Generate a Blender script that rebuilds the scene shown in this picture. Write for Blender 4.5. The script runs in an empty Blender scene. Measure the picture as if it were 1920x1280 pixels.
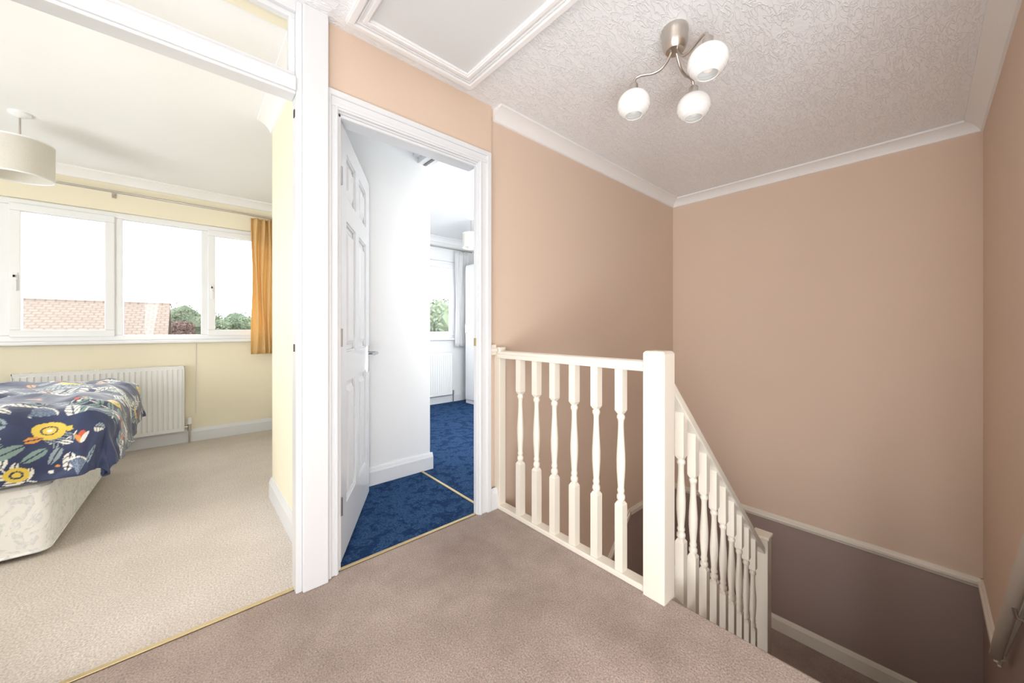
import bpy, bmesh, math, random
import numpy as np
from mathutils import Vector, Matrix, noise as mnoise
random.seed(4)
SC = bpy.context.scene
COL = SC.collection
PI = math.pi
try:
    SC.view_settings.view_transform = 'Standard'
    SC.view_settings.look = 'None'
except Exception:
    pass

# ------------------------------------------------------------------ materials
def L(c):
    out = []
    for v in c:
        v = v / 255.0
        out.append(v / 12.92 if v <= 0.04045 else ((v + 0.055) / 1.055) ** 2.4)
    return out

def newmat(name):
    m = bpy.data.materials.new(name); m.use_nodes = True
    nt = m.node_tree; b = nt.nodes['Principled BSDF']
    return m, nt, b

def mix_rgb(nt, fac, c1, c2, blend='MIX'):
    n = nt.nodes.new('ShaderNodeMix'); n.data_type = 'RGBA'; n.blend_type = blend
    for sock, v in ((n.inputs[0], fac), (n.inputs[6], c1), (n.inputs[7], c2)):
        if isinstance(v, bpy.types.NodeSocket): nt.links.new(v, sock)
        elif isinstance(v, (int, float)): sock.default_value = v
        else: sock.default_value = (*v, 1)
    return n.outputs[2]

def pos(nt):
    g = nt.nodes.new('ShaderNodeNewGeometry'); return g.outputs['Position']

def noise(nt, scale, detail=3, dist=0.0, vec=None, rough=.5):
    n = nt.nodes.new('ShaderNodeTexNoise')
    n.inputs['Scale'].default_value = scale; n.inputs['Detail'].default_value = detail
    n.inputs['Distortion'].default_value = dist; n.inputs['Roughness'].default_value = rough
    nt.links.new(vec if vec is not None else pos(nt), n.inputs['Vector'])
    return n.outputs['Fac']

def math_n(nt, op, a, b=None, c=None):
    n = nt.nodes.new('ShaderNodeMath'); n.operation = op
    for i, v in enumerate((a, b, c)):
        if v is None: continue
        if isinstance(v, bpy.types.NodeSocket): nt.links.new(v, n.inputs[i])
        else: n.inputs[i].default_value = v
    return n.outputs[0]

def maprange(nt, v, a, b, c=0., d=1.):
    n = nt.nodes.new('ShaderNodeMapRange')
    nt.links.new(v, n.inputs[0])
    for i, x in enumerate((a, b, c, d)): n.inputs[i+1].default_value = x
    return n.outputs[0]

def bump(nt, b, h, strength=.3, dist=.01):
    n = nt.nodes.new('ShaderNodeBump')
    n.inputs['Strength'].default_value = strength; n.inputs['Distance'].default_value = dist
    nt.links.new(h, n.inputs['Height']); nt.links.new(n.outputs[0], b.inputs['Normal'])

def mat(name, rgb, rough=.5, metal=0., var=(6, .05), bmp=None, emit=0., spec=.5):
    m, nt, b = newmat(name)
    c = L(rgb)
    d = [x * (1 - var[1]) for x in c]
    nt.links.new(mix_rgb(nt, noise(nt, var[0]), d, c), b.inputs['Base Color'])
    b.inputs['Roughness'].default_value = rough
    b.inputs['Metallic'].default_value = metal
    b.inputs['Specular IOR Level'].default_value = spec
    if bmp: bump(nt, b, noise(nt, bmp[0], 4), bmp[1], bmp[2])
    if emit:
        b.inputs['Emission Color'].default_value = (*c, 1); b.inputs['Emission Strength'].default_value = emit
    return m

PEACH = (220, 198, 179)
MAUVE = (160, 142, 135)
def wall_mat(name, k=None, z0=-.53, x0=2.85):
    m, nt, b = newmat(name)
    c = L(PEACH); base = mix_rgb(nt, noise(nt, 3), [x * .97 for x in c], c)
    if k is not None:
        s = nt.nodes.new('ShaderNodeSeparateXYZ'); nt.links.new(pos(nt), s.inputs[0])
        dx = math_n(nt, 'MAXIMUM', math_n(nt, 'SUBTRACT', x0, s.outputs['X']), 0.)
        h = math_n(nt, 'MULTIPLY_ADD', dx, k, z0)
        f = math_n(nt, 'LESS_THAN', s.outputs['Z'], h)
        base = mix_rgb(nt, f, base, L(MAUVE))
    nt.links.new(base, b.inputs['Base Color'])
    b.inputs['Roughness'].default_value = .75; b.inputs['Specular IOR Level'].default_value = .25
    bump(nt, b, noise(nt, 60, 4), .06, .004)
    return m

M = {}
M['peach'] = wall_mat('peach_paint')
M['peach_end'] = wall_mat('peach_paint_end', 0.)
M['peach_down'] = wall_mat('peach_paint_down', -.9)
M['peach_up'] = wall_mat('peach_paint_up', .92, -.53, 2.90)
M['white'] = mat('white_gloss_paint', (225, 228, 231), .26, var=(4, .03))
M['ivory'] = mat('ivory_gloss_paint', (232, 225, 212), .32, var=(4, .03))
M['upvc'] = mat('white_plastic', (240, 242, 245), .3, var=(4, .02))
M['coolwall'] = mat('white_wall_paint', (235, 237, 238), .7, var=(3, .03), bmp=(60, .05, .004))
M['cream'] = mat('cream_wall_paint', (241, 234, 211), .7, var=(3, .03), bmp=(60, .05, .004))
M['ceil_plain'] = mat('plain_ceiling_paint', (244, 245, 246), .8, var=(3, .02), bmp=(25, .2, .004))
M['cornice'] = mat('cornice_paint', (242, 242, 242), .45, var=(4, .02))
M['hatch'] = mat('hatch_board_paint', (226, 228, 229), .6, var=(2, .05))
M['nickel'] = mat('brushed_nickel', (206, 200, 192), .3, 1., var=(40, .15))
M['chrome'] = mat('chrome', (180, 184, 188), .18, 1., var=(20, .05))
M['brass'] = mat('brass_strip', (206, 186, 140), .45, .5, var=(30, .2))
M['dark'] = mat('dark_metal', (60, 50, 45), .5, .5, var=(30, .2))
M['track'] = mat('grey_track_metal', (128, 126, 124), .5, .3, var=(30, .2))
M['rad'] = mat('radiator_enamel', (238, 239, 238), .35, var=(4, .02))
M['cable'] = mat('white_cable', (235, 235, 230), .5)
M['railgrey'] = mat('grey_beige_rail_paint', (196, 184, 170), .4, var=(6, .08))

# artex ceiling
m, nt, b = newmat('textured_plaster_ceiling'); M['artex'] = m
c = L((247, 249, 252)); nt.links.new(mix_rgb(nt, noise(nt, 4), [x*.98 for x in c], c), b.inputs['Base Color'])
b.inputs['Roughness'].default_value = .3
def strokes(rot, sc_, scale, thr, off, w=.028):
    mp = nt.nodes.new('ShaderNodeMapping'); mp.inputs['Rotation'].default_value = (0, 0, rot); mp.inputs['Scale'].default_value = sc_
    mp.inputs['Location'].default_value = (off, off*2, 0)
    nt.links.new(pos(nt), mp.inputs[0])
    n = noise(nt, scale, 1, 1.0, mp.outputs[0], .5)
    return maprange(nt, math_n(nt, 'ABSOLUTE', math_n(nt, 'SUBTRACT', n, thr)), 0., w, 1., 0.)
hA = strokes(.5, (1, 3.2, 1), 10, .54, 0.)
hB = strokes(-.8, (1, 3.2, 1), 10, .45, 3.1)
hC = strokes(1.6, (1, 3.0, 1), 9, .56, 6.3, .022)
hh = math_n(nt, 'MAXIMUM', math_n(nt, 'MAXIMUM', hA, hB), hC)
hh = math_n(nt, 'MULTIPLY_ADD', noise(nt, 38, 2, .8), .5, hh)
bump(nt, b, hh, .45, .0056)

# carpets
def carpet(name, c1, c2, fine=350, big=1.6, bs=.7, lo=.7):
    m, nt, b = newmat(name)
    f = maprange(nt, noise(nt, big, 6, 0., None, .65), .3, .7)
    base = mix_rgb(nt, f, L(c1), L(c2))
    g = maprange(nt, noise(nt, fine, 3), .32, .68, lo, 1.12)
    gg = nt.nodes.new('ShaderNodeCombineColor')
    for i in range(3): nt.links.new(g, gg.inputs[i])
    base = mix_rgb(nt, 1., base, gg.outputs[0], 'MULTIPLY')
    nt.links.new(base, b.inputs['Base Color'])
    b.inputs['Roughness'].default_value = .95; b.inputs['Specular IOR Level'].default_value = .1
    b.inputs['Sheen Weight'].default_value = .1
    bump(nt, b, noise(nt, fine * .6, 3), bs, .004)
    return m
M['mauve_carpet'] = carpet('mauve_carpet', (157, 140, 131), (196, 179, 169), 200, 2.4, .8, .6)
M['beige_carpet'] = carpet('beige_loop_carpet', (209, 199, 189), (222, 213, 204), 160, 2.5, .9, .68)
# blue carpet
m, nt, b = newmat('blue_patterned_carpet'); M['blue_carpet'] = m
v = nt.nodes.new('ShaderNodeTexVoronoi'); v.inputs['Scale'].default_value = 17
mp = nt.nodes.new('ShaderNodeVectorMath'); mp.operation = 'ADD'
nz = nt.nodes.new('ShaderNodeTexNoise'); nz.inputs['Scale'].default_value = 38; nz.inputs['Detail'].default_value = 4; nt.links.new(pos(nt), nz.inputs['Vector'])
sc = nt.nodes.new('ShaderNodeVectorMath'); sc.operation = 'SCALE'; sc.inputs['Scale'].default_value = .1
nt.links.new(nz.outputs['Color'], sc.inputs[0]); nt.links.new(pos(nt), mp.inputs[0]); nt.links.new(sc.outputs[0], mp.inputs[1])
nt.links.new(mp.outputs[0], v.inputs['Vector'])
f = maprange(nt, math_n(nt, 'PINGPONG', math_n(nt, 'MULTIPLY', v.outputs['Distance'], 2.6), 1.), .05, .95)
f2 = math_n(nt, 'MULTIPLY', f, maprange(nt, noise(nt, 130, 3), .35, .65, .1, 1.))
nt.links.new(mix_rgb(nt, f2, L((24, 48, 84)), L((64, 98, 138))), b.inputs['Base Color'])
b.inputs['Roughness'].default_value = .95; b.inputs['Specular IOR Level'].default_value = .1
bump(nt, b, f2, .5, .006)

# glass
def glassmat(name):
    m, nt, b = newmat(name)
    tr = nt.nodes.new('ShaderNodeBsdfTransparent'); gl = nt.nodes.new('ShaderNodeBsdfGlossy'); gl.inputs['Roughness'].default_value = .02
    mx = nt.nodes.new('ShaderNodeMixShader')
    f = maprange(nt, noise(nt, 2), 0., 1., .03, .05); nt.links.new(f, mx.inputs[0])
    nt.links.new(tr.outputs[0], mx.inputs[1]); nt.links.new(gl.outputs[0], mx.inputs[2])
    nt.links.new(mx.outputs[0], nt.nodes['Material Output'].inputs[0]); return m
M['glass'] = glassmat('clear_window_glass')
# opal glass
m, nt, b = newmat('opal_glass'); M['opal'] = m
nt.links.new(mix_rgb(nt, noise(nt, 8), L((222, 221, 219)), L((230, 230, 229))), b.inputs['Base Color'])
b.inputs['Roughness'].default_value = .22
b.inputs['Emission Color'].default_value = (1, .97, .93, 1); b.inputs['Emission Strength'].default_value = .1  # faint glow added so the unlit globes look less grey inside
# curtains
def clothmat(name, rgb, trans=.4):
    m, nt, b = newmat(name)
    c = L(rgb); col = mix_rgb(nt, noise(nt, 120, 3), [x*.9 for x in c], c)
    nt.links.new(col, b.inputs['Base Color']); b.inputs['Roughness'].default_value = .85
    t = nt.nodes.new('ShaderNodeBsdfTranslucent'); nt.links.new(col, t.inputs[0])
    mx = nt.nodes.new('ShaderNodeMixShader'); mx.inputs[0].default_value = trans
    nt.links.new(b.outputs[0], mx.inputs[1]); nt.links.new(t.outputs[0], mx.inputs[2])
    nt.links.new(mx.outputs[0], nt.nodes['Material Output'].inputs[0]); return m
M['mustard'] = clothmat('mustard_curtain_cloth', (248, 218, 160))
M['whitecloth'] = clothmat('white_curtain_cloth', (250, 250, 250), .5)
M['drum'] = clothmat('drum_shade_fabric', (244, 242, 236), .45)
# damask divan
m, nt, b = newmat('white_damask'); M['damask'] = m
f = maprange(nt, noise(nt, 9, 2, 3.), .5, .53)
f = math_n(nt, 'MULTIPLY', f, maprange(nt, noise(nt, 60, 2), .4, .6, .3, 1.))
nt.links.new(mix_rgb(nt, f, L((252, 253, 255)), L((230, 235, 240))), b.inputs['Base Color'])
b.inputs['Roughness'].default_value = .6
hq = math_n(nt, 'MULTIPLY_ADD', noise(nt, 7, 3, .8), 3., f); bump(nt, b, hq, .3, .006)
# duvet (painted attribute)
m, nt, b = newmat('printed_duvet_cotton'); M['duvet'] = m
at = nt.nodes.new('ShaderNodeAttribute'); at.attribute_name = 'Print'
g = maprange(nt, noise(nt, 400, 2), .2, .8, .9, 1.05)
gg = nt.nodes.new('ShaderNodeCombineColor')
for i in range(3): nt.links.new(g, gg.inputs[i])
nt.links.new(mix_rgb(nt, 1., at.outputs['Color'], gg.outputs[0], 'MULTIPLY'), b.inputs['Base Color'])
b.inputs['Roughness'].default_value = .5; b.inputs['Sheen Weight'].default_value = .2
bump(nt, b, noise(nt, 16, 3, 1.2), .4, .007)
# roof tiles
m, nt, b = newmat('clay_roof_tiles'); M['tiles'] = m
br = nt.nodes.new('ShaderNodeTexBrick'); br.inputs['Scale'].default_value = 1.
br.inputs['Brick Width'].default_value = .2; br.inputs['Row Height'].default_value = .17; br.inputs['Mortar Size'].default_value = .022
br.inputs['Color1'].default_value = (*L((114, 103, 94)), 1); br.inputs['Color2'].default_value = (*L((123, 111, 101)), 1)
br.inputs['Mortar'].default_value = (*L((96, 86, 79)), 1)
nt.links.new(pos(nt), br.inputs['Vector'])
nt.links.new(mix_rgb(nt, maprange(nt, noise(nt, 3), .3, .7, 0, .3), br.outputs['Color'], L((106, 95, 87))), b.inputs['Base Color'])
b.inputs['Roughness'].default_value = .9
M['brick'] = mat('pale_house_wall', (130, 120, 110), .9, var=(8, .15))
M['leaf_g'] = mat('green_leaves', (92, 110, 88), .8, var=(3, .4))
M['leaf_l'] = mat('light_green_leaves', (106, 124, 98), .8, var=(3, .4))
M['leaf_p'] = mat('pale_green_leaves', (126, 142, 116), .8, var=(3, .35))  # paler green leaf tone for the trees outside the narrow window
M['leaf_r'] = mat('dark_red_leaves', (110, 90, 86), .8, var=(2, .4))
M['bark'] = mat('bark', (70, 58, 48), .9, var=(12, .3))
M['grass'] = mat('pale_ground', (120, 120, 116), .95, var=(3, .3))
M['wardrobe'] = mat('white_wardrobe_laminate', (240, 241, 243), .4, var=(4, .02))
M['bulb'] = mat('frosted_bulb', (250, 246, 236), .3, emit=.25)

# ------------------------------------------------------------------ mesh builder
class MB:
    def __init__(s): s.bm = bmesh.new()
    def _poly(s, bot, top):
        n = len(bot); vb = [s.bm.verts.new(p) for p in bot]; vt = [s.bm.verts.new(p) for p in top]
        s.bm.faces.new(vb[::-1]); s.bm.faces.new(vt)
        for i in range(n):
            j = (i + 1) % n; s.bm.faces.new((vb[i], vb[j], vt[j], vt[i]))
        return s
    def box(s, x0, x1, y0, y1, z0, z1):
        r = [(x0, y0), (x1, y0), (x1, y1), (x0, y1)]
        return s._poly([(x, y, z0) for x, y in r], [(x, y, z1) for x, y in r])
    def px(s, poly, x0, x1): return s._poly([(x0, y, z) for y, z in poly], [(x1, y, z) for y, z in poly])
    def py(s, poly, y0, y1): return s._poly([(x, y0, z) for x, z in poly], [(x, y1, z) for x, z in poly])
    def pz(s, poly, z0, z1): return s._poly([(x, y, z0) for x, y in poly], [(x, y, z1) for x, y in poly])
    def frus(s, x0, x1, z0, z1, y0, y1, ins):
        return s._poly([(x0, y0, z0), (x1, y0, z0), (x1, y0, z1), (x0, y0, z1)],
                       [(x0+ins, y1, z0+ins), (x1-ins, y1, z0+ins), (x1-ins, y1, z1-ins), (x0+ins, y1, z1-ins)])
    def lathe(s, prof, c=(0, 0, 0), seg=24, closed=False):
        rings = []
        for r, z in prof:
            if r < 1e-6: rings.append([s.bm.verts.new((c[0], c[1], c[2]+z))])
            else: rings.append([s.bm.verts.new((c[0]+r*math.cos(2*PI*i/seg), c[1]+r*math.sin(2*PI*i/seg), c[2]+z)) for i in range(seg)])
        pr = list(zip(rings[:-1], rings[1:]))
        if closed: pr.append((rings[-1], rings[0]))
        for a, b_ in pr:
            for i in range(seg):
                j = (i+1) % seg
                if len(a) == 1 and len(b_) == 1: continue
                if len(a) == 1: s.bm.faces.new((a[0], b_[j], b_[i]))
                elif len(b_) == 1: s.bm.faces.new((a[i], a[j], b_[0]))
                else: s.bm.faces.new((a[i], a[j], b_[j], b_[i]))
        return s
    def tube(s, pts, r, seg=10):
        pts = [Vector(p) for p in pts]; rings = []
        up = None
        for k, p in enumerate(pts):
            d = (pts[min(k+1, len(pts)-1)] - pts[max(k-1, 0)]).normalized()
            if up is None: up = Vector((0, 0, 1)) if abs(d.z) < .9 else Vector((1, 0, 0))
            a = d.cross(up).normalized(); u2 = a.cross(d).normalized(); up = u2
            rr = r[k] if isinstance(r, (list, tuple)) else r
            rings.append([s.bm.verts.new(p + a*rr*math.cos(2*PI*i/seg) + u2*rr*math.sin(2*PI*i/seg)) for i in range(seg)])
        for a, b_ in zip(rings[:-1], rings[1:]):
            for i in range(seg):
                j = (i+1) % seg; s.bm.faces.new((a[i], a[j], b_[j], b_[i]))
        s.bm.faces.new(rings[0][::-1]); s.bm.faces.new(rings[-1]); return s
    def xf(s, mtx): s.bm.transform(mtx); return s
    def build(s, name, mt, parent=None, bevel=0., smooth=False, seg=2, local=False):
        bmesh.ops.recalc_face_normals(s.bm, faces=s.bm.faces)
        me = bpy.data.meshes.new(name)
        if parent is not None and not local:
            root = parent
            while root.parent: root = root.parent
            s.bm.transform(Matrix.Translation(-root.location))
        s.bm.to_mesh(me); s.bm.free(); me.materials.append(mt)
        if smooth:
            for p in me.polygons: p.use_smooth = True
            try: me.set_sharp_from_angle(angle=math.radians(40))
            except Exception: pass
        o = bpy.data.objects.new(name, me); COL.objects.link(o)
        if parent is not None: o.parent = parent
        if bevel:
            bv = o.modifiers.new('bevel', 'BEVEL'); bv.width = bevel; bv.segments = seg; bv.limit_method = 'ANGLE'
        return o

def thing(name, label, cat, loc, group=None):
    o = bpy.data.objects.new(name, None); COL.objects.link(o); o.location = loc
    o.empty_display_size = .1
    o['label'] = label; o['category'] = cat
    if group: o['group'] = group
    return o
def tag(o, label, cat, group=None):
    o['label'] = label; o['category'] = cat
    if group: o['group'] = group
    return o
def st(o, label=None, cat=None):
    o['kind'] = 'structure'
    if label: o['label'] = label
    if cat: o['category'] = cat
    return o
def sroot(name, label, cat, loc=(0, 0, 0)):
    o = thing(name, label, cat, loc); o['kind'] = 'structure'; return o

CH = 2.35       # ceiling height
YW = 1.68       # door wall plane
XE = 3.70       # end wall
YR = -.245      # right stair wall
YF = 4.57       # facade inner plane
XL = 1.42       # landing edge
HZ = -1.46      # half landing
GZ = -2.66      # ground floor

# ------------------------------------------------------------------ shell
st(MB().box(-1.4, XL, -1.6, 1.695, -.22, 0).build('floor', M['mauve_carpet'], bevel=.012), 'mauve brown landing carpet', 'floor')
st(MB().box(-2.7, .46, 1.695, YF, -.22, 0).box(.46, .88, 2.73, YF, -.22, 0).build('floor', M['beige_carpet']), 'beige loop carpet in the cream bedroom', 'floor')
st(MB().box(.46, 1.33, 1.695, 2.48, -.22, 0).box(1.33, 3.95, 1.80, YF, -.22, 0).build('floor', M['blue_carpet']), 'blue patterned carpet of the white bedroom', 'floor')
st(MB().box(2.78, XE, YR, 1.695, HZ-.2, HZ).build('floor', M['mauve_carpet']), 'dark brown carpet of the half landing', 'floor')
st(MB().box(.2, XE, -.3, 1.695, GZ-.1, GZ).build('floor', M['mauve_carpet']), 'hall floor at the foot of the stairs', 'floor')

st(MB().box(-1.4, XE+.1, -1.6, 1.70, CH, CH+.1).build('ceiling', M['artex']), 'white textured plaster landing ceiling', 'ceiling')
st(MB().box(-2.7, .9, 1.70, YF+.02, CH, CH+.1).build('ceiling', M['ceil_plain']), 'off white ceiling of the cream bedroom', 'ceiling')
st(MB().box(.9, 4.0, 1.70, YF+.02, CH, CH+.1).build('ceiling', M['coolwall']), 'cool white ceiling of the white bedroom', 'ceiling')

# door wall (landing side)
st(MB().box(-1.4, -.48, YW, 1.735, 0, CH).box(.40, 1.335, YW, 1.735, 2.02, CH).box(1.26, 1.335, YW, 1.712, 0, 2.02)
   .build('wall_front', M['peach']), 'pale peach wall above the doorways', 'wall')
st(MB().box(1.335, XE, YW+.015, 1.76, GZ, CH).build('wall_left', M['peach_down']), 'peach wall behind the white spindles', 'wall')
st(MB().box(XE, XE+.1, YR-.1, 1.76, GZ, CH).build('wall_back', M['peach_end']), 'peach end wall of the stairwell', 'wall')
st(MB().box(1.30, XE, YR-.1, YR, GZ, CH).build('wall_right', M['peach_up']), 'peach wall on the right of the stairs', 'wall')
st(MB().box(1.30, 1.38, -1.6, YR-.1, -.2, CH).build('wall_corner', M['peach']), 'peach return wall behind the viewer', 'wall')
st(MB().box(-1.4, 1.38, -1.7, -1.6, 0, CH).build('wall_rear', M['peach']), 'peach rear wall of the landing', 'wall')
st(MB().box(-1.5, -1.4, -1.7, 1.735, 0, CH).build('wall_side', M['peach']), 'peach side wall of the landing', 'wall')
st(MB().box(.2, .3, -.3, 1.7, GZ, -.22).box(.3, XE, -.345, -.3, GZ, -.9).build('wall_hall', M['peach']), 'hall walls beneath the landing', 'wall')

# cream bedroom walls
wo = (-1.60, .72, .95, 2.05)
def holed(mb, x0, x1, y0, y1, z0, z1, h):
    mb.box(x0, h[0], y0, y1, z0, z1); mb.box(h[1], x1, y0, y1, z0, z1)
    mb.box(h[0], h[1], y0, y1, z0, h[2]); mb.box(h[0], h[1], y0, y1, h[3], z1); return mb
st(holed(MB(), -2.7, .90, YF, YF+.25, -.2, CH, wo).build('wall_window', M['cream']), 'cream wall around the wide window', 'wall')
st(MB().box(-2.8, -2.7, 1.7, YF+.25, -.2, CH).build('wall_bedroom', M['cream']), 'cream side wall of the bedroom', 'wall')
st(MB().box(-2.7, -.48, 1.735, 1.80, 0, CH).build('wall_bedroom', M['cream']), 'cream wall beside the bedroom doorway', 'wall')
st(MB().box(.41, .44, 1.735, 2.73, 0, CH).box(.44, .91, 2.70, 2.73, 0, CH).box(.88, .91, 2.73, YF, 0, CH).build('wall_bedroom', M['cream']),
   'cream projecting wall right of the bedroom doorway', 'wall')
# white bedroom walls
w2 = (1.80, 3.0, .92, 2.03)
st(holed(MB(), .91, 3.95, YF, YF+.25, -.2, CH, w2).build('wall_window', M['coolwall']), 'white wall around the far window', 'wall')
st(MB().box(.44, .465, 1.735, 2.48, 0, CH).box(.44, 1.38, 2.48, 2.70, 0, CH).box(.91, 1.38, 2.70, YF, 0, CH).build('wall_lobby', M['coolwall']),
   'cool white wall behind the panelled door', 'wall')
st(MB().box(3.9, 4.0, 1.76, YF+.25, -.2, CH).box(1.335, 3.9, 1.762, 1.80, 0, CH).box(.465, 1.26, 1.735, 1.80, 2.02, CH).build('wall_lobby', M['coolwall']),
   'cool white inner walls of the white bedroom', 'wall')
st(MB().box(1.28, 1.38, 1.80, 2.48, 2.27, CH).box(1.24, 1.28, 1.80, 2.48, 2.31, CH).build('trim_8', M['white'], bevel=.004), 'white boxed beam above the lobby carpet', 'trim')
st(MB().box(1.32, 1.34, 1.81, 2.47, 2.264, 2.27).build('trim_9', M['track']), 'grey sliding track under the boxed beam', 'trim')

# ------------------------------------------------------------------ cornices / baseboards / dado
cp = [(0, 0), (.078, 0), (.078, -.011), (.062, -.015), (.041, -.026), (.026, -.041), (.015, -.056), (.011, -.068), (0, -.071)]
st(MB().px([(YW+.015-o, CH+z) for o, z in cp], 1.36, XE).build('trim_1', M['cornice'], smooth=True), 'white cornice along the stair wall', 'trim')
st(MB().py([(XE-o, CH+z) for o, z in cp], YR, YW+.015).build('trim_2', M['cornice'], smooth=True), 'white cornice along the end wall', 'trim')
st(MB().px([(YR+o, CH+z) for o, z in cp], 1.38, XE).build('trim_3', M['cornice'], smooth=True), 'white cornice along the right wall', 'trim')
st(MB().px([(YF-o, CH+z) for o, z in cp], -2.7, .88).build('trim_4', M['cornice'], smooth=True), 'white cornice above the wide window', 'trim')
st(MB().px([(YF-o, CH+z) for o, z in cp], 1.38, 3.9).build('trim_5', M['cornice'], smooth=True), 'white cornice in the white bedroom', 'trim')
st(MB().py([(.41-o, CH+z) for o, z in cp], 1.80, 2.73).build('trim_16', M['cornice'], smooth=True), 'white cornice on the projecting cream wall', 'trim')
bp = [(0, 0), (.018, 0), (.018, .09), (.014, .1), (.01, .112), (.006, .12), (0, .12)]
def bbx(name, y, sgn, x0, x1, z, lab, m_='white'):
    return st(MB().px([(y+sgn*o, z+h) for o, h in bp], x0, x1).build(name, M[m_]), lab, 'baseboard')
def bby(name, x, sgn, y0, y1, z, lab, m_='white'):
    return st(MB().py([(x+sgn*o, z+h) for o, h in bp], y0, y1).build(name, M[m_]), lab, 'baseboard')
bbx('baseboard_window', YF, -1, -2.7, .88, 0, 'white skirting under the wide window')
bby('baseboard_left', .41, -1, 1.74, 2.73, 0, 'white skirting on the projecting cream wall')
bbx('baseboard_lobby', 2.48, -1, .47, 1.398, 0, 'white skirting behind the panelled door')
bby('baseboard_lobby', 1.38, 1, 2.48, YF, 0, 'white skirting returning round the lobby wall')
bbx('baseboard_far', YF, -1, 1.4, 3.9, 0, 'white skirting in the white bedroom')
bbx('baseboard_front', YW, -1, 1.315, 1.368, 0, 'short white skirting beside the door frame')
bby('baseboard_back', XE, -1, YR, 1.69, HZ, 'white skirting on the half landing', 'ivory')
bbx('baseboard_right', YR, 1, 2.78, XE, HZ, 'white skirting on the right of the half landing', 'ivory')

DZ = -.53
dp = [(0, -.03), (.010, -.03), (.014, -.018), (.022, -.008), (.022, .008), (.014, .014), (.010, .03), (0, .03)]
st(MB().py([(XE-o, DZ+z) for o, z in dp], YR, 1.69).build('trim_6', M['ivory']), 'white dado rail across the end wall', 'trim')
def slopes(y0, y1, xs, k):
    mb = MB()
    for (hw, ya, yb) in ((.03, y0, y0+(y1-y0)*.5), (.014, y0, y1)):
        mb.py([(xs, DZ-hw), (XE, DZ-hw), (XE, DZ+hw), (xs, DZ+hw)], min(ya, yb), max(ya, yb))
        e = 1.5
        mb.py([(e, DZ+k*(xs-e)-hw*1.3), (xs+.01, DZ-hw), (xs+.01, DZ+hw), (e, DZ+k*(xs-e)+hw*1.3)], min(ya, yb), max(ya, yb))
    return mb
st(slopes(YW+.015, YW-.007, 2.85, -.9).build('trim_7', M['ivory']), 'white dado rail sloping down the stair wall', 'trim')
st(slopes(YR, YR+.022, 2.90, .92).build('trim_10', M['ivory']), 'white dado rail rising along the right wall', 'trim')
st(MB().px([(YW-o, .93+z) for o, z in dp], 1.32, 1.362).build('trim_11', M['ivory']), 'short dado rail stub beside the door frame', 'trim')
# wall handrail on the right of the stairs
hrx0, hrz0, hrx1, hrz1 = 2.64, -.37, 1.50, .75
wh = thing('handrail', 'grey beige rounded handrail rising along the right stair wall at the photo edge', 'handrail', (2.1, YR+.04, .1))
pts = [(hrx0+.012, YR+.012, hrz0-.012), (hrx0+.006, YR+.026, hrz0-.006), (hrx0, YR+.036, hrz0)] + [(hrx0+(hrx1-hrx0)*t/6, YR+.038, hrz0+(hrz1-hrz0)*t/6) for t in range(1, 7)]
MB().tube(pts, [.013, .017, .019]+[.019]*6, 14).build('rail', M['railgrey'], wh, smooth=True)
for t in (.42, .9):
    x = hrx0+(hrx1-hrx0)*t; z = hrz0+(hrz1-hrz0)*t
    MB().tube([(x, YR+.0005, z-.06), (x, YR+.03, z-.055), (x, YR+.038, z-.012)], .006, 8).tube([(x, YR+.0005, z-.06), (x, YR+.005, z-.06)], .02, 14).build('bracket', M['nickel'], wh, smooth=True)

# threshold strips
def strip(n, a, lab): return st(MB().box(*a, 0, .005).build(n, M['brass'], bevel=.002), lab, 'trim')
strip('trim_12', (-.44, .33, 1.686, 1.704), 'brass threshold strip at the cream bedroom')
strip('trim_13', (.50, 1.232, 1.686, 1.704), 'brass threshold strip at the panelled door')
strip('trim_14', (1.294, 1.312, 1.80, 2.462), 'brass carpet strip across the blue carpet')

# ------------------------------------------------------------------ door 1 (open frame with fanlight)
d1 = sroot('door_1', 'white bedroom door frame with a glazed fanlight', 'door frame', (-.06, YW, 0))
mb = MB()
mb.box(.328, .350, 1.655, 1.722, 0, CH).box(-.48, -.44, 1.655, 1.80, 0, CH)
mb.build('jamb', M['white'], d1, bevel=.002)
mb = MB().box(.350, .4445, 1.640, 1.7345, 0, CH)
mb.build('post', M['white'], d1, bevel=.004)
MB().box(-.44, .328, 1.652, 1.722, 1.98, 2.055).box(-.44, .328, 1.642, 1.652, 1.990, 2.045).build('transom', M['white'], d1, bevel=.004)
MB().box(-.44, .328, 1.655, 1.722, 2.31, CH).box(-.44, .328, 1.672, 1.70, 2.055, 2.075).box(-.44, .328, 1.672, 1.70, 2.29, 2.31)\
    .box(.306, .328, 1.672, 1.70, 2.075, 2.29).box(-.44, -.42, 1.672, 1.70, 2.075, 2.29).build('fanlight_frame', M['white'], d1, bevel=.002)
MB().box(-.43, .312, 1.700, 1.704, 2.06, 2.30).build('fanlight_pane', M['glass'], d1)
for z in (.96, 1.90): MB().box(.3255, .3285, 1.675, 1.690, z, z+.03).build('strike_plate', M['dark'], d1)
st(MB().box(-.44, .41, 1.722, 1.80, CH-.03, CH).build('trim_17', M['cream']), 'cream lining above the fanlight', 'trim')

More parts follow.
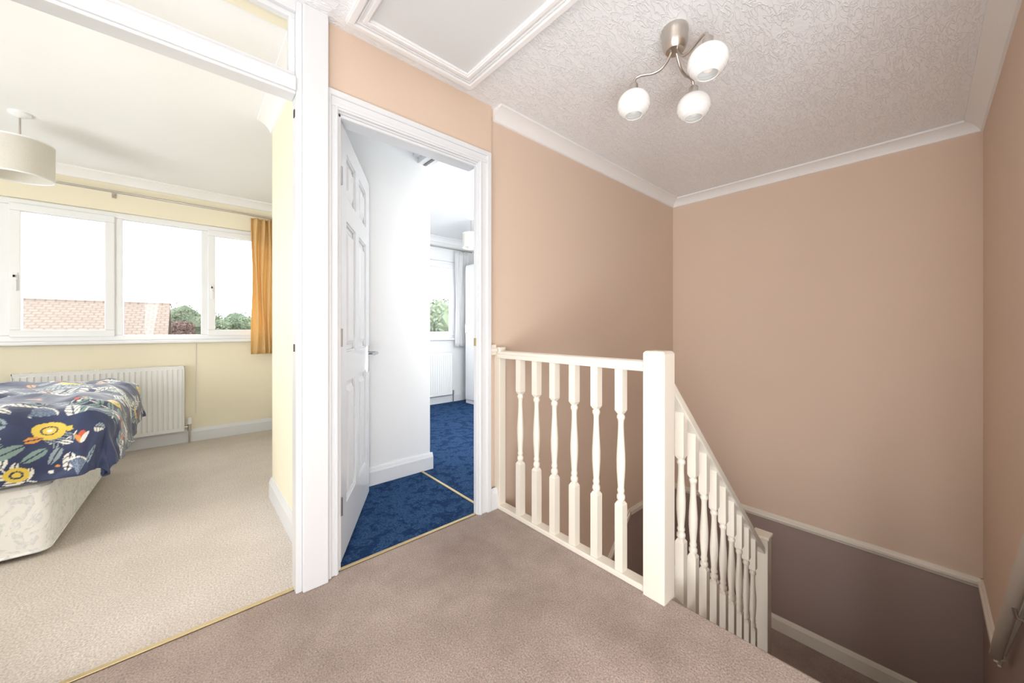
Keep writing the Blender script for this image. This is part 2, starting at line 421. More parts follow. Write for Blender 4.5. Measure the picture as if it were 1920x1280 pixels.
# ------------------------------------------------------------------ door 2
d2 = sroot('door_2', 'white six panel door standing half open on blue carpet', 'door', (.50, YW, 0))
MB().box(.465, .495, 1.682, 1.80, 0, 2.0).box(1.232, 1.26, 1.682, 1.7125, 0, 2.0).box(.465, 1.26, 1.682, 1.80, 1.985, 2.02)\
    .box(.495, .507, 1.69, 1.71, 0, 1.985).box(.495, 1.232, 1.69, 1.71, 1.972, 1.985).build('jamb', M['white'], d2, bevel=.002)
mb = MB()
for (o0, o1, th) in ((0, .065, .012), (.0, .022, .022), (.05, .058, .017)):
    mb.box(.445+o0*.62, .445+o1*.72, YW-th, YW+.004, 0, 2.066-o0)
    mb.box(1.32-o1*1.3, 1.32-o0*1.3, YW-th, YW+.004, 0, 2.066-o0)
    mb.box(.445, 1.32, YW-th-.0005, YW+.004, 2.066-o1*1.15, 2.066-o0)
mb.build('architrave', M['white'], d2, bevel=.003)
# leaf
LW, LH, LT = .735, 1.965, .036
ang = math.radians(60.5)
LM = Matrix.Translation((.503, 1.735, .012)) @ Matrix.Rotation(ang, 4, 'Z')
mb = MB()
h_ = LT/2
zs = [(0, .22), (.79, .93), (1.55, 1.66), (1.87, LH)]
mb.box(0, .105, -h_, h_, 0, LH).box(LW-.105, LW, -h_, h_, 0, LH).box(.325, .41, -h_+.0003, h_-.0003, 0, LH)
for a, b_ in zs: mb.box(.105, LW-.105, -h_+.0002, h_-.0002, a, b_)
mb.box(.1, LW-.1, -.001, .001, .1, LH-.05)
for (x0, x1) in ((.105, .325), (.41, LW-.105)):
    for (z0, z1) in ((.22, .79), (.93, 1.55), (1.66, 1.87)):
        mb.frus(x0+.028, x1-.028, z0+.028, z1-.028, -.001, -h_+.001, .026)
        mb.frus(x0+.028, x1-.028, z0+.028, z1-.028, .001, h_-.001, .026)
        for s_ in (-1, 1):
            y0, y1 = sorted((s_*.001, s_*(h_-.006)))
            mb.box(x0, x0+.008, y0, y1, z0, z1).box(x1-.008, x1, y0, y1, z0, z1).box(x0, x1, y0, y1, z0, z0+.008).box(x0, x1, y0, y1, z1-.008, z1)
leaf = mb.xf(LM).build('leaf', M['white'], d2, bevel=.0015, seg=1)
for s_ in (-1, 1):
    mb = MB()
    ya, yb = sorted((s_*h_, s_*(h_+.007)))
    mb.box(LW-.078, LW-.034, ya, yb, .775, .935)
    mb.tube([(LW-.055, s_*h_, .89), (LW-.055, s_*(h_+.045), .89), (LW-.065, s_*(h_+.057), .89), (LW-.10, s_*(h_+.06), .892), (LW-.165, s_*(h_+.052), .888)], [.011, .010, .010, .009, .008])
    hd = mb.xf(LM).build('handle', M['chrome'], leaf, smooth=True)
for z in (.25, 1.0, 1.72):
    MB().tube([(-.004, -h_-.002, z-.04), (-.004, -h_-.002, z+.04)], .006, 8).xf(LM).build('hinge', M['chrome'], leaf)
MB().box(1.2295, 1.2321, 1.688, 1.708, .955, 1.0).build('strike_plate', M['brass'], d2)

# ------------------------------------------------------------------ loft hatch
lh = thing('loft_hatch', 'square white loft hatch in a moulded frame set in the textured ceiling', 'hatch', (.82, 1.2, CH))
x0, x1, y0, y1 = .50, 1.145, .76, 1.615
mb = MB()
def ring(mb, i0, i1, z0, z1):
    mb.box(x0+i0, x1-i0, y0+i0, y0+i1, z0, z1).box(x0+i0, x1-i0, y1-i1, y1-i0, z0, z1)
    mb.box(x0+i0, x0+i1, y0+i1, y1-i1, z0, z1).box(x1-i1, x1-i0, y0+i1, y1-i1, z0, z1)
ring(mb, 0, .078, CH-.013, CH); ring(mb, .004, .030, CH-.026, CH-.013); ring(mb, .036, .044, CH-.018, CH-.013); ring(mb, .054, .072, CH-.021, CH-.013)
mb.build('frame', M['cornice'], lh, bevel=.004)
MB().box(x0+.079, x1-.079, y0+.079, y1-.079, CH-.004, CH).build('panel', M['hatch'], lh)

# ------------------------------------------------------------------ ceiling light
cx, cy = 1.583, .717
cl = thing('ceiling_light', 'brushed nickel ceiling light with three white glass globes on curved arms', 'ceiling light', (cx, cy, CH))
MB().lathe([(0, 0), (.051, 0), (.053, -.004), (.054, -.026), (.052, -.030), (.052, -.062), (.049, -.072), (.043, -.090), (.037, -.098), (.016, -.102), (0, -.103)], (cx, cy, CH), 32).build('canopy', M['nickel'], cl, smooth=True)
fw = Vector((math.cos(math.radians(48.3)), math.sin(math.radians(48.3)), 0)); rt = Vector((fw.y, -fw.x, 0))
for (dd, dl) in ((.076, -.153), (.095, .128), (-.190, .041)):
    o = fw*dd + rt*dl; R_ = o.length; u = o/R_
    c0 = Vector((cx, cy, CH))
    pts = [c0 + u*.012 + Vector((0, 0, -.094)), c0 + u*.03 + Vector((0, 0, -.130)), c0+u*.055+Vector((0, 0, -.156)), c0+u*.09+Vector((0, 0, -.166)),
           c0+u*(R_-.05)+Vector((0, 0, -.162)), c0+u*(R_-.025)+Vector((0, 0, -.160)), c0+u*(R_-.007)+Vector((0, 0, -.168)), c0+u*R_+Vector((0, 0, -.19))]
    sp = []
    for i in range(len(pts)-1):
        p0, p1, p2, p3 = pts[max(i-1, 0)], pts[i], pts[i+1], pts[min(i+2, len(pts)-1)]
        for t_ in (0, .33, .66):
            sp.append(.5*((2*p1)+(-p0+p2)*t_+(2*p0-5*p1+4*p2-p3)*t_*t_+(-p0+3*p1-3*p2+p3)*t_**3))
    sp.append(pts[-1])
    arm = MB().tube(sp, .006, 10).build('arm', M['nickel'], cl, smooth=True)
    sc_ = c0 + u*R_ + Vector((0, 0, -.28))
    MB().lathe([(0, .094), (.013, .094), (.019, .086), (.020, .062), (.027, .057), (.027, .051), (0, .051)], sc_, 20).build('shade_cap', M['nickel'], arm, smooth=True)
    prof = []
    for i in range(33):
        th = math.radians(17 + i*(150-17)/32)
        gr = .0012*math.sin(i*1.6) if 19 < i < 31 else 0
        prof.append((.071*math.sin(th)**.92+gr, .060*math.cos(th)-.001))
    inner = [(r-.003, z+(.002 if z < 0 else -.002)) for r, z in reversed(prof)]
    sh = MB().lathe([(.012, .0565)] + prof + inner + [(.012, .0525)], sc_, 40).build('glass_shade', M['opal'], cl, smooth=True)
    MB().lathe([(0, .051), (.010, .048), (.012, .03), (.020, .005), (.023, -.015), (.015, -.035), (0, -.042)], sc_, 16).build('bulb', M['bulb'], sh, smooth=True)

# ------------------------------------------------------------------ balustrades
def baluster_mesh(top, turn, bot, w=.037):
    mb = MB(); H = top+turn+bot; h = w/2
    def sq(z0, z1):
        mb.box(-h, h, -h, h, z0, z1)
    sq(0, bot); sq(bot+turn, H)
    mb._poly([(-h, -h, bot), (h, -h, bot), (h, h, bot), (-h, h, bot)], [(-h*.6, -h*.6, bot+.014), (h*.6, -h*.6, bot+.014), (h*.6, h*.6, bot+.014), (-h*.6, h*.6, bot+.014)])
    z = bot+turn
    mb._poly([(-h*.6, -h*.6, z-.014), (h*.6, -h*.6, z-.014), (h*.6, h*.6, z-.014), (-h*.6, h*.6, z-.014)], [(-h, -h, z), (h, -h, z), (h, h, z), (-h, h, z)])
    P = [(0, .012), (.04, .0125), (.06, .0165), (.09, .0165), (.105, .013), (.12, .0118), (.135, .0145), (.155, .0145), (.17, .0120), (.26, .0145), (.37, .0172), (.48, .0178), (.60, .0155), (.72, .0128), (.82, .0112),
         (.87, .0112), (.90, .0125), (.915, .0162), (.94, .0162), (.96, .012), (1, .012)]
    mb.lathe([(0, bot)] + [(r*1.08, bot+t_*turn) for t_, r in P] + [(0, bot+turn)], (0, 0, 0), 18)
    bmesh.ops.recalc_face_normals(mb.bm, faces=mb.bm.faces)
    me = bpy.data.meshes.new('baluster'); mb.bm.to_mesh(me); mb.bm.free(); me.materials.append(M['ivory'])
    for p in me.polygons: p.use_smooth = len(p.vertices) == 4 and p.area < .0006 and abs(p.normal.z) < .99
    try: me.set_sharp_from_angle(angle=math.radians(50))
    except Exception: pass
    return me
BX = 1.392
lb = thing('landing_balustrade', 'ivory painted balustrade of six turned spindles along the landing edge', 'balustrade', (BX, 1.2, 0))
def put(me, parent, x, y, z):
    o = bpy.data.objects.new('baluster', me); COL.objects.link(o); o.parent = parent
    o.location = (x-parent.location.x, y-parent.location.y, z-parent.location.z); return o
bme = baluster_mesh(.195, .40, .28)
for k in range(6): put(bme, lb, BX, .862+.126*k, .024)
def railprof(w, t, b): return [(-w*.5, b), (w*.5, b), (w*.5, b+.012), (w*.42, b+.02), (w*.5, t-.016), (w*.42, t-.005), (w*.2, t), (-w*.2, t), (-w*.42, t-.005), (-w*.5, t-.016), (-w*.42, b+.02), (-w*.5, b+.012)]
MB().py([(BX+a, z) for a, z in railprof(.058, .925, .882)], .74, 1.66).build('handrail', M['ivory'], lb, bevel=.002)
MB().box(BX-.028, BX+.028, .74, 1.66, .001, .025).build('base_rail', M['ivory'], lb, bevel=.004)
MB().box(BX-.024, BX+.024, 1.645, 1.6945, 0, .945).build('wall_newel', M['ivory'], lb, bevel=.003)
def newel(x, y, z0, z1, w=.088):
    h = w/2
    return MB().box(x-h, x+h, y-h, y+h, z0, z1-.008)._poly(
        [(x-h, y-h, z1-.008), (x+h, y-h, z1-.008), (x+h, y+h, z1-.008), (x-h, y+h, z1-.008)],
        [(x-h+.008, y-h+.008, z1), (x+h-.008, y-h+.008, z1), (x+h-.008, y+h-.008, z1), (x-h+.008, y+h-.008, z1)])
NY = .698
newel(1.400, NY, -.21, .965).build('newel_post', M['ivory'], lb, bevel=.003)
st(MB().box(XL, XL+.02, .75, 1.69, -.24, .0).build('trim_15', M['ivory'], bevel=.003), 'ivory fascia board along the landing edge', 'trim')

sb = thing('stair_balustrade', 'ivory sloping balustrade of nine turned spindles going down the stairs', 'balustrade', (2.1, NY, -.6))
SL = .92
def hz(x): return .79 - SL*(x-1.54)
sme = baluster_mesh(.20, .37, .29)
for k in range(9):
    x = 1.600+.125*k; put(sme, sb, x, NY, hz(x)-.89)
xa, xb = 1.446, 2.747
mb = MB()
mb.py([(xa, hz(xa)-.058), (xb, hz(xb)-.058), (xb, hz(xb)-.014), (xa, hz(xa)-.014)], NY-.029, NY+.029)
mb.py([(xa, hz(xa)-.014), (xb, hz(xb)-.014), (xb, hz(xb)), (xa, hz(xa))], NY-.020, NY+.020)
mb.build('handrail', M['ivory'], sb, bevel=.004)
MB().py([(xa, hz(xa)-.90), (xb, hz(xb)-.90), (xb, hz(xb)-.875), (xa, hz(xa)-.875)], NY-.028, NY+.028).build('base_rail', M['ivory'], sb, bevel=.003)
MB().py([(xa, hz(xa)-1.16), (xb, hz(xb)-1.16), (xb, hz(xb)-.90), (xa, hz(xa)-.90)], NY-.018, NY+.018).build('string', M['ivory'], sb, bevel=.003)
newel(2.79, NY, HZ-.0, -.285, .085).build('newel_post', M['ivory'], sb, bevel=.003)
MB()._poly([(2.79-.05, NY-.05, -.285), (2.79+.05, NY-.05, -.285), (2.79+.05, NY+.05, -.285), (2.79-.05, NY+.05, -.285)],
           [(2.79-.05, NY-.05, -.268), (2.79+.05, NY-.05, -.268), (2.79+.05, NY+.05, -.268), (2.79-.05, NY+.05, -.268)]).build('newel_cap', M['ivory'], sb, bevel=.004)

# stairs
stt = thing('staircase', 'brown carpeted staircase dropping from the landing beside the right wall', 'stairs', (2.1, .23, HZ))
for k in range(1, 7):
    xs = XL + (2.78-XL)*(k-1)/6; xe = XL + (2.78-XL)*k/6; z = HZ*k/7
    MB().box(xs+.001, xe, YR+.001, NY-.046, z-.3, z).build('step', M['mauve_carpet'], stt, bevel=.01)
st2 = thing('staircase', 'lower flight of brown carpeted stairs under the landing spindles', 'stairs', (2.1, 1.2, GZ))
for k in range(1, 6):
    xe = 2.779 - .226*(k-1); z = HZ - k*.2
    MB().box(xe-.226, xe, NY+.046, 1.694, z-.18, z).build('step', M['mauve_carpet'], st2, bevel=.01)

# ------------------------------------------------------------------ windows
def window(name, label, x0, x1, z0, z1, y, muls, sashes, handles):
    w = sroot(name, label, 'window', ((x0+x1)/2, y, z0))
    f = .05; mb = MB()
    mb.box(x0, x1, y, y+.07, z1-f, z1).box(x0, x1, y, y+.07, z0, z0+f).box(x0, x0+f, y, y+.07, z0+f, z1-f).box(x1-f, x1, y, y+.07, z0+f, z1-f)
    for m_ in muls: mb.box(m_-.03, m_+.03, y+.0003, y+.0697, z0+f, z1-f)
    fr = mb.build('window_frame', M['upvc'], w, bevel=.006)
    edges = [x0+f] + [v for m_ in muls for v in (m_-.03, m_+.03)] + [x1-f]
    for i in range(len(muls)+1):
        a, b_ = edges[2*i], edges[2*i+1]; g = 0.
        if i in sashes:
            g = .045; mb = MB()
            mb.box(a-.012, b_+.012, y-.018, y+.04, z1-f-g, z1-f+.012).box(a-.012, b_+.012, y-.018, y+.04, z0+f-.012, z0+f+g)
            mb.box(a-.012, a+g, y-.018, y+.04, z0+f+g, z1-f-g).box(b_-g, b_+.012, y-.018, y+.04, z0+f+g, z1-f-g)
            s_ = mb.build('sash', M['upvc'], w, bevel=.006)
            hx = a+g*.4 if handles.get(i) == 'l' else b_-g*.4
            zc = (z0+z1)/2-.05
            MB().box(hx-.012, hx+.012, y-.028, y-.018, zc-.03, zc+.03).box(hx-.008, hx+.008, y-.045, y-.03, zc-.11, zc+.012).box(hx-.008, hx+.008, y-.045, y-.02, zc-.01, zc+.012).build('window_handle', M['upvc'], s_, bevel=.003)
        MB().box(a+g, b_-g, y+.025, y+.031, z0+f+g, z1-f-g).build('pane', M['glass'], w)
    return w
w1 = window('window_1', 'wide white window with four lights above the radiator', wo[0], wo[1], wo[2], wo[3], YF+.03, [-1.01, -.43, .145], [1, 3], {1: 'l', 3: 'l'})
MB().box(wo[0]-.03, wo[1]+.03, YF-.05, YF+.06, .925, .951).build('window_sill', M['upvc'], w1, bevel=.006)
w2o = window('window_2', 'narrow white window seen through the open door', w2[0], w2[1], w2[2], w2[3], YF+.03, [2.42], [1], {1: 'l'})
MB().box(w2[0]-.03, w2[1]+.03, YF-.05, YF+.06, .895, .921).build('window_sill', M['upvc'], w2o, bevel=.006)

# ------------------------------------------------------------------ radiators
def radiator(x0, x1, y1, z0, z1, label):
    r = thing('radiator', label, 'radiator', ((x0+x1)/2, y1, z0))
    mb = MB(); yf = y1-.075; n = int((x1-x0-.02)/.033); w = (x1-x0-.02)/n
    poly = [(x0, y1-.055), (x0, yf+.006)]
    for i in range(n):
        a = x0+.01+i*w
        poly += [(a+w*.08, yf+.008), (a+w*.2, yf), (a+w*.8, yf), (a+w*.92, yf+.008)]
    poly += [(x1, yf+.006), (x1, y1-.055)]
    mb.pz(poly, z0+.03, z1-.03)
    mb.box(x0, x1, yf+.004, y1-.055, z0, z0+.03).box(x0, x1, yf+.004, y1-.055, z1-.03, z1-.004)
    mb.build('front_panel', M['rad'], r)
    MB().box(x0+.01, x1-.01, y1-.05, y1-.03, z0+.01, z1-.01).build('back_panel', M['rad'], r)
    mb = MB().box(x0, x1, yf+.0, yf+.004, z1-.012, z1).box(x0, x1, y1-.022, y1-.018, z1-.012, z1).box(x0, x0+.004, yf, y1-.018, z0+.01, z1).box(x1-.004, x1, yf, y1-.018, z0+.01, z1)
    k = int((x1-x0)/.02)
    for i in range(k): mb.box(x0+i*(x1-x0)/k, x0+i*(x1-x0)/k+.008, yf+.004, y1-.022, z1-.006, z1-.001)
    mb.build('top_grille', M['rad'], r)
    for xa_ in (x0+.1, x1-.13): MB().box(xa_, xa_+.03, y1-.03, y1, z0+.1, z1-.1).build('bracket', M['rad'], r)
    xv = x1+.035
    MB().tube([(x1-.01, y1-.04, z0+.03), (xv, y1-.04, z0+.03)], .010, 10).tube([(xv, y1-.04, 0), (xv, y1-.04, z0+.03)], .0075, 10).tube([(xv, y1-.04, z0-.01), (xv, y1-.04, z0+.055)], .014, 12).build('valve', M['nickel'], r, smooth=True)
    MB().tube([(xv, y1-.04, z0+.055), (xv, y1-.04, z0+.115)], [.019, .016], 14).build('valve_knob', M['rad'], r, smooth=True)
    return r
radiator(-.962, -.005, YF-.005, .12, .715, 'long white panel radiator under the wide window beside the bed')
radiator(2.05, 2.86, YF-.005, .12, .715, 'white panel radiator on the blue carpet under the far window')
tag(MB().tube([(.075, YF-.005, .25), (.075, YF-.005, .925)], .0035, 6).build('wall_cable', M['cable']), 'thin white cable running down the cream wall from the sill', 'cable')

# ------------------------------------------------------------------ curtains, rods
def curtain(name, x0, x1, y, z0, z1, mt, label, waves, amp=.03):
    bm = bmesh.new(); nx, nz_ = 80, 26; grid = []
    for j in range(nz_+1):
        z = z0+(z1-z0)*j/nz_; row = []
        for i in range(nx+1):
            u = i/nx; xx = x0+(x1-x0)*u
            k = .75+.25*math.sin(3*z+1)
            row.append(bm.verts.new((xx+.008*math.sin(5*z+u*9), y+amp*k*math.sin(u*waves*2*PI)+.006*math.sin(u*31+z*4), z)))
        grid.append(row)
    for j in range(nz_):
        for i in range(nx): bm.faces.new((grid[j][i], grid[j][i+1], grid[j+1][i+1], grid[j+1][i]))
    me = bpy.data.meshes.new(name); bm.to_mesh(me); bm.free(); me.materials.append(mt)
    for p in me.polygons: p.use_smooth = True
    o = bpy.data.objects.new(name, me); COL.objects.link(o)
    so = o.modifiers.new('thick', 'SOLIDIFY'); so.thickness = .004
    return tag(o, label, 'curtain')
curtain('curtain', .50, .74, YF-.10, .80, 2.165, M['mustard'], 'mustard yellow curtain gathered at the right of the wide window', 4.5, .035)
curtain('curtain', 2.90, 3.12, YF-.10, .80, 2.165, M['whitecloth'], 'white curtain hanging beside the far narrow window', 4, .02)
def rod(x0, x1, y, z, label):
    r = thing('curtain_rod', label, 'curtain rod', ((x0+x1)/2, y, z))
    MB().tube([(x0, y, z), (x1, y, z)], .010, 12).build('pole', M['nickel'], r, smooth=True)
    for x in (x0, x1): MB().lathe([(0, -.02), (.012, -.018), (.018, 0), (.012, .018), (0, .02)], (x, y, z), 14).build('finial', M['nickel'], r, smooth=True)
    for x in (x0+.1, (x0+x1)/2, x1-.12):
        MB().tube([(x, y, z), (x, YF-.004, z)], .006, 8).box(x-.012, x+.012, YF-.008, YF-.0005, z-.03, z+.03).build('bracket', M['nickel'], r)
    return r
rod(-1.7, .80, YF-.10, 2.19, 'slim metal curtain rod above the wide window')
rod(1.7, 3.2, YF-.10, 2.19, 'short metal curtain rod above the far narrow window')

# ------------------------------------------------------------------ pendants
def pendant(x, y, zt, zb, r, label):
    p = thing('pendant_lamp', label, 'pendant lamp', (x, y, CH))
    MB().lathe([(0, 0), (.045, 0), (.045, -.012), (.025, -.022), (.010, -.030), (0, -.03)], (x, y, CH), 20).build('ceiling_rose', M['upvc'], p, smooth=True)
    MB().tube([(x, y, CH-.028), (x, y, zt-.02)], .0045, 8).build('cable', M['nickel'], p)
    MB().lathe([(0, .05), (.014, .05), (.018, .02), (.018, -.03), (0, -.03)], (x, y, zt-.06), 14).build('lamp_holder', M['upvc'], p, smooth=True)
    sh = MB().lathe([(r, zt), (r, zb), (r-.003, zb), (r-.003, zt)], (x, y, 0), 48, closed=True).build('lamp_shade', M['drum'], p, smooth=True)
    for z in (zt, zb):
        mb = MB().lathe([(r+.001, z+.004), (r+.001, z-.004), (r-.004, z-.004), (r-.004, z+.004)], (x, y, 0), 48, closed=True)
        if z == zt:
            for k in range(3):
                a = k*2*PI/3; mb.tube([(x, y, zt-.035), (x+(r-.002)*math.cos(a), y+(r-.002)*math.sin(a), zt-.002)], .002, 6)
        mb.build('ring', M['upvc'], sh, smooth=True)
    MB().lathe([(0, .0), (.012, 0), (.015, -.02), (.028, -.05), (.026, -.075), (0, -.09)], (x, y, zt-.09), 16).build('bulb', M['bulb'], p, smooth=True)
    return p
pendant(-.742, 3.617, 2.175, 1.965, .135, 'drum shade pendant lamp hanging above the patterned bed')
pendant(2.49, 3.515, 2.16, 2.00, .10, 'small white drum pendant lamp seen through the open door')

# ------------------------------------------------------------------ wardrobe in white bedroom
wd = thing('wardrobe', 'tall white wardrobe beside the far white curtain', 'wardrobe', (3.3, 3.7, 0))
MB().box(3.0, 3.6, 3.02, 4.36, .0, 1.96).build('body', M['wardrobe'], wd, bevel=.004)
for i in range(3):
    ya = 3.03+i*.44
    dr = MB().box(2.982, 2.999, ya, ya+.434, .06, 1.94).build('door', M['wardrobe'], wd, bevel=.003)
    MB().tube([(2.981, ya+.40, 1.0), (2.955, ya+.40, 1.0), (2.955, ya+.40, 1.12), (2.981, ya+.40, 1.12)], .005, 8).build('handle', M['chrome'], dr)

# ------------------------------------------------------------------ bed
PV = Vector((-.475, 2.712, 0)); BROT = math.radians(-2)
bx0, bx1, by0, by1 = -2.30, -.475, 2.712, 4.05
bed = thing('bed', 'white damask divan bed under the patterned duvet', 'bed', PV)
def rpoly(x0, x1, y0, y1, r):
    P = []
    for (cx_, cy_, a0) in ((x1-r, y0+r, -90), (x1-r, y1-r, 0), (x0+r, y1-r, 90), (x0+r, y0+r, 180)):
        for k in range(7):
            a = math.radians(a0+k*15); P.append((cx_+r*math.cos(a), cy_+r*math.sin(a)))
    return P
MB().pz(rpoly(bx0, bx1, by0, by1, .035), .02, .335).build('divan_base', M['damask'], bed, bevel=.008, smooth=True)
MB().pz(rpoly(bx0+.01, bx1-.005, by0+.005, by1-.005, .06), .336, .56).build('mattress', M['damask'], bed, bevel=.03, seg=4, smooth=True)
for z in (.322, .03):
    pts = [(x, y, z) for x, y in rpoly(bx0-.002, bx1+.002, by0-.002, by1+.002, .035)]
    pts.append(pts[0]); MB().tube(pts, .005, 6).build('piping', M['damask'], bed, smooth=True)
for x in (bx0+.15, bx1-.12):
    for y in (by0+.12, by1-.12): MB().lathe([(0, 0), (.02, 0), (.02, .025), (0, .025)], (x, y, 0), 12).build('castor', M['dark'], bed)
bed.rotation_euler = (0, 0, BROT)

# duvet
ex, ey0, ey1, R0 = -.385, 2.79, 4.0, .13
NA, NB = 520, 480
A = np.linspace(-2.05, ex+.40, NA); Bc = np.linspace(ey0-.40, ey1+.36, NB)
AA, BB = np.meshgrid(A, Bc, indexing='ij')
da = np.maximum(0, AA-ex); dn = np.maximum(0, ey0-BB); df = np.maximum(0, BB-ey1)
db = np.where(dn > 0, -dn, df)
r = np.sqrt(da**2+db**2)+1e-9
ua, ub = da/r, db/r
r = (da**6+np.abs(db)**6)**(1/6)+1e-9
q = R0*PI/2
def fn(x, y, s, o): return mnoise.noise(Vector((x*s+o, y*s, o)))
st_ = 4
ca = AA[::st_, ::st_]; cb = BB[::st_, ::st_]
pc = np.array([[fn(a, b_, 3.2, 1.7)*.035 + fn(a, b_, 7.5, 5.2)*.02 - abs(fn(a, b_, 5., 8.2))*.05 for a, b_ in zip(ra, rb)] for ra, rb in zip(ca, cb)])
wc = np.array([[fn(a*1.0, b_*1.0, 6.0, 9.1)*.022+fn(a, b_, 16., 3.3)*.006 for a, b_ in zip(ra, rb)] for ra, rb in zip(ca, cb)])
def up(c):
    ia = np.linspace(0, NA-1, NA)/st_; ib = np.linspace(0, NB-1, NB)/st_
    ia = np.minimum(ia, c.shape[0]-1.001); ib = np.minimum(ib, c.shape[1]-1.001)
    i0 = ia.astype(int); j0 = ib.astype(int); fa = (ia-i0)[:, None]; fb = (ib-j0)[None, :]
    return (c[i0][:, j0]*(1-fa)*(1-fb)+c[i0+1][:, j0]*fa*(1-fb)+c[i0][:, j0+1]*(1-fa)*fb+c[i0+1][:, j0+1]*fa*fb)
puff = up(pc); wr = up(wc)
top = .695 + puff*np.clip(1-(r-.1)/.2, .25, 1) + .012*np.cos((AA)*7)*np.cos(BB*5)
hr = np.where(r < q, R0*np.sin(np.minimum(r, q)/R0), R0 + .05*(r-q))
vr = np.where(r < q, R0*(1-np.cos(np.minimum(r, q)/R0)), R0 + .99*(r-q))
fold = np.clip((r-q*.5)/.2, 0, 1)
along = np.where(da > np.abs(db), BB, AA)
hr = hr + fold*(wr*1.2 + .008*np.sin(along*20+1))
X = np.minimum(AA, ex) + ua*hr
Y = np.clip(BB, ey0, ey1) + ub*hr
Z = top - vr
Z = np.where(r < .02, np.maximum(Z, .60), Z); Z = np.maximum(Z, .12)
verts = np.stack([X-PV.x, Y-PV.y, Z], -1).reshape(-1, 3)
idx = np.arange(NA*NB).reshape(NA, NB)
fc = np.stack([idx[:-1, :-1], idx[1:, :-1], idx[1:, 1:], idx[:-1, 1:]], -1).reshape(-1, 4)
me = bpy.data.meshes.new('duvet'); me.from_pydata(verts.tolist(), [], fc.tolist()); me.materials.append(M['duvet'])
me.polygons.foreach_set('use_smooth', [True]*len(fc))
# print in cloth coordinates
BASE = L((44, 57, 96))
colr = np.empty((NA, NB, 3)); colr[:] = BASE
rng = random.Random(23)
WHITE = L((236, 237, 234)); GREY = L((150, 168, 180)); SAGE = L((132, 160, 158)); YEL = L((232, 206, 90)); RED = L((212, 92, 66)); ORG = L((226, 158, 78)); NAVY = L((40, 50, 86)); STEEL = L((98, 116, 150))
def local(cx_, cy_, a_):
    dx, dy = AA-cx_, BB-cy_; c_, s_ = math.cos(a_), math.sin(a_)
    return dx*c_+dy*s_, -dx*s_+dy*c_
def leafm(cx_, cy_, a_, ln, w, col, vein=True, half=None):
    lx, ly = local(cx_, cy_, a_); t_ = lx/ln
    wid = w*np.sqrt(np.clip(1-(2*t_-1)**2, 0, 1))*(1-.35*t_)
    m_ = (t_ > 0) & (t_ < 1) & (np.abs(ly) < wid)
    colr[m_] = col
    if half is not None: colr[m_ & (ly > 0)] = half
    if vein:
        colr[m_ & (np.abs(ly) < .0026)] = NAVY
        if vein == 2: colr[m_ & (np.abs(((lx - np.abs(ly)*1.0) % .024) - .012) < .0026) & (np.abs(ly) > .002)] = NAVY
def disc(cx_, cy_, rr, col, ser=0, n=10):
    dx, dy = AA-cx_, BB-cy_; d_ = np.sqrt(dx*dx+dy*dy); th = np.arctan2(dy, dx)
    colr[d_ < rr*(1+ser*np.cos(n*th))] = col
def flower(cx_, cy_, s):
    leafm(cx_+.045*s, cy_, .3, .028*s, .010*s, YEL, False); leafm(cx_+.045*s, cy_, -.3, .028*s, .010*s, YEL, False)
    disc(cx_, cy_, .052*s, YEL); disc(cx_, cy_, .027*s, NAVY); disc(cx_, cy_, .022*s, YEL); disc(cx_, cy_, .009*s, WHITE)
def fan(cx_, cy_, a_, s):
    lx, ly = local(cx_, cy_, a_); d_ = np.sqrt(lx*lx+ly*ly); th = np.arctan2(ly, lx)
    m_ = (d_ < .075*s) & (np.abs(th) < .65); colr[m_] = STEEL
    colr[m_ & (np.abs((th*7) % 1 - .5) < .1)] = GREY
    colr[(d_ < .082*s) & (d_ > .076*s) & (np.abs(th) < .7)] = WHITE
def tulip(cx_, cy_, a_, s):
    leafm(cx_, cy_, a_, .055*s, .024*s, RED, False); leafm(cx_, cy_, a_+.55, .05*s, .012*s, ORG, False); leafm(cx_, cy_, a_-.55, .05*s, .014*s, WHITE, False)
def sprig(cx_, cy_, a_, s, col, n=4):
    lx, ly = local(cx_, cy_, a_); ln = .06*n*s
    curve = .02*s*np.sin(lx/ln*3.)
    colr[(lx > 0) & (lx < ln) & (np.abs(ly-curve) < .003)] = WHITE
    for k in range(n):
        t_ = (k+.7)/(n+.4)*ln; yy = .02*s*math.sin(t_/ln*3)
        for sd in (-1, 1):
            px = cx_+t_*math.cos(a_)-yy*math.sin(a_); py = cy_+t_*math.sin(a_)+yy*math.cos(a_)
            leafm(px, py, a_+sd*.95, .07*s, .018*s, col, 1)
cells = []
stp = .135
for i in range(int(2.2/stp)):
    for j in range(int(2.2/stp)):
        a_, b_ = -2.1+i*stp+rng.uniform(-.02, .02)+(j % 2)*stp*.5, 2.3+j*stp+rng.uniform(-.02, .02)
        cells.append((a_, b_))
rng.shuffle(cells)
for k, (a_, b_) in enumerate(cells):
    if k % 2 == 0: sprig(a_, b_, rng.uniform(0, 2*PI), rng.uniform(.8, 1.0), rng.choice([WHITE, GREY, SAGE]))
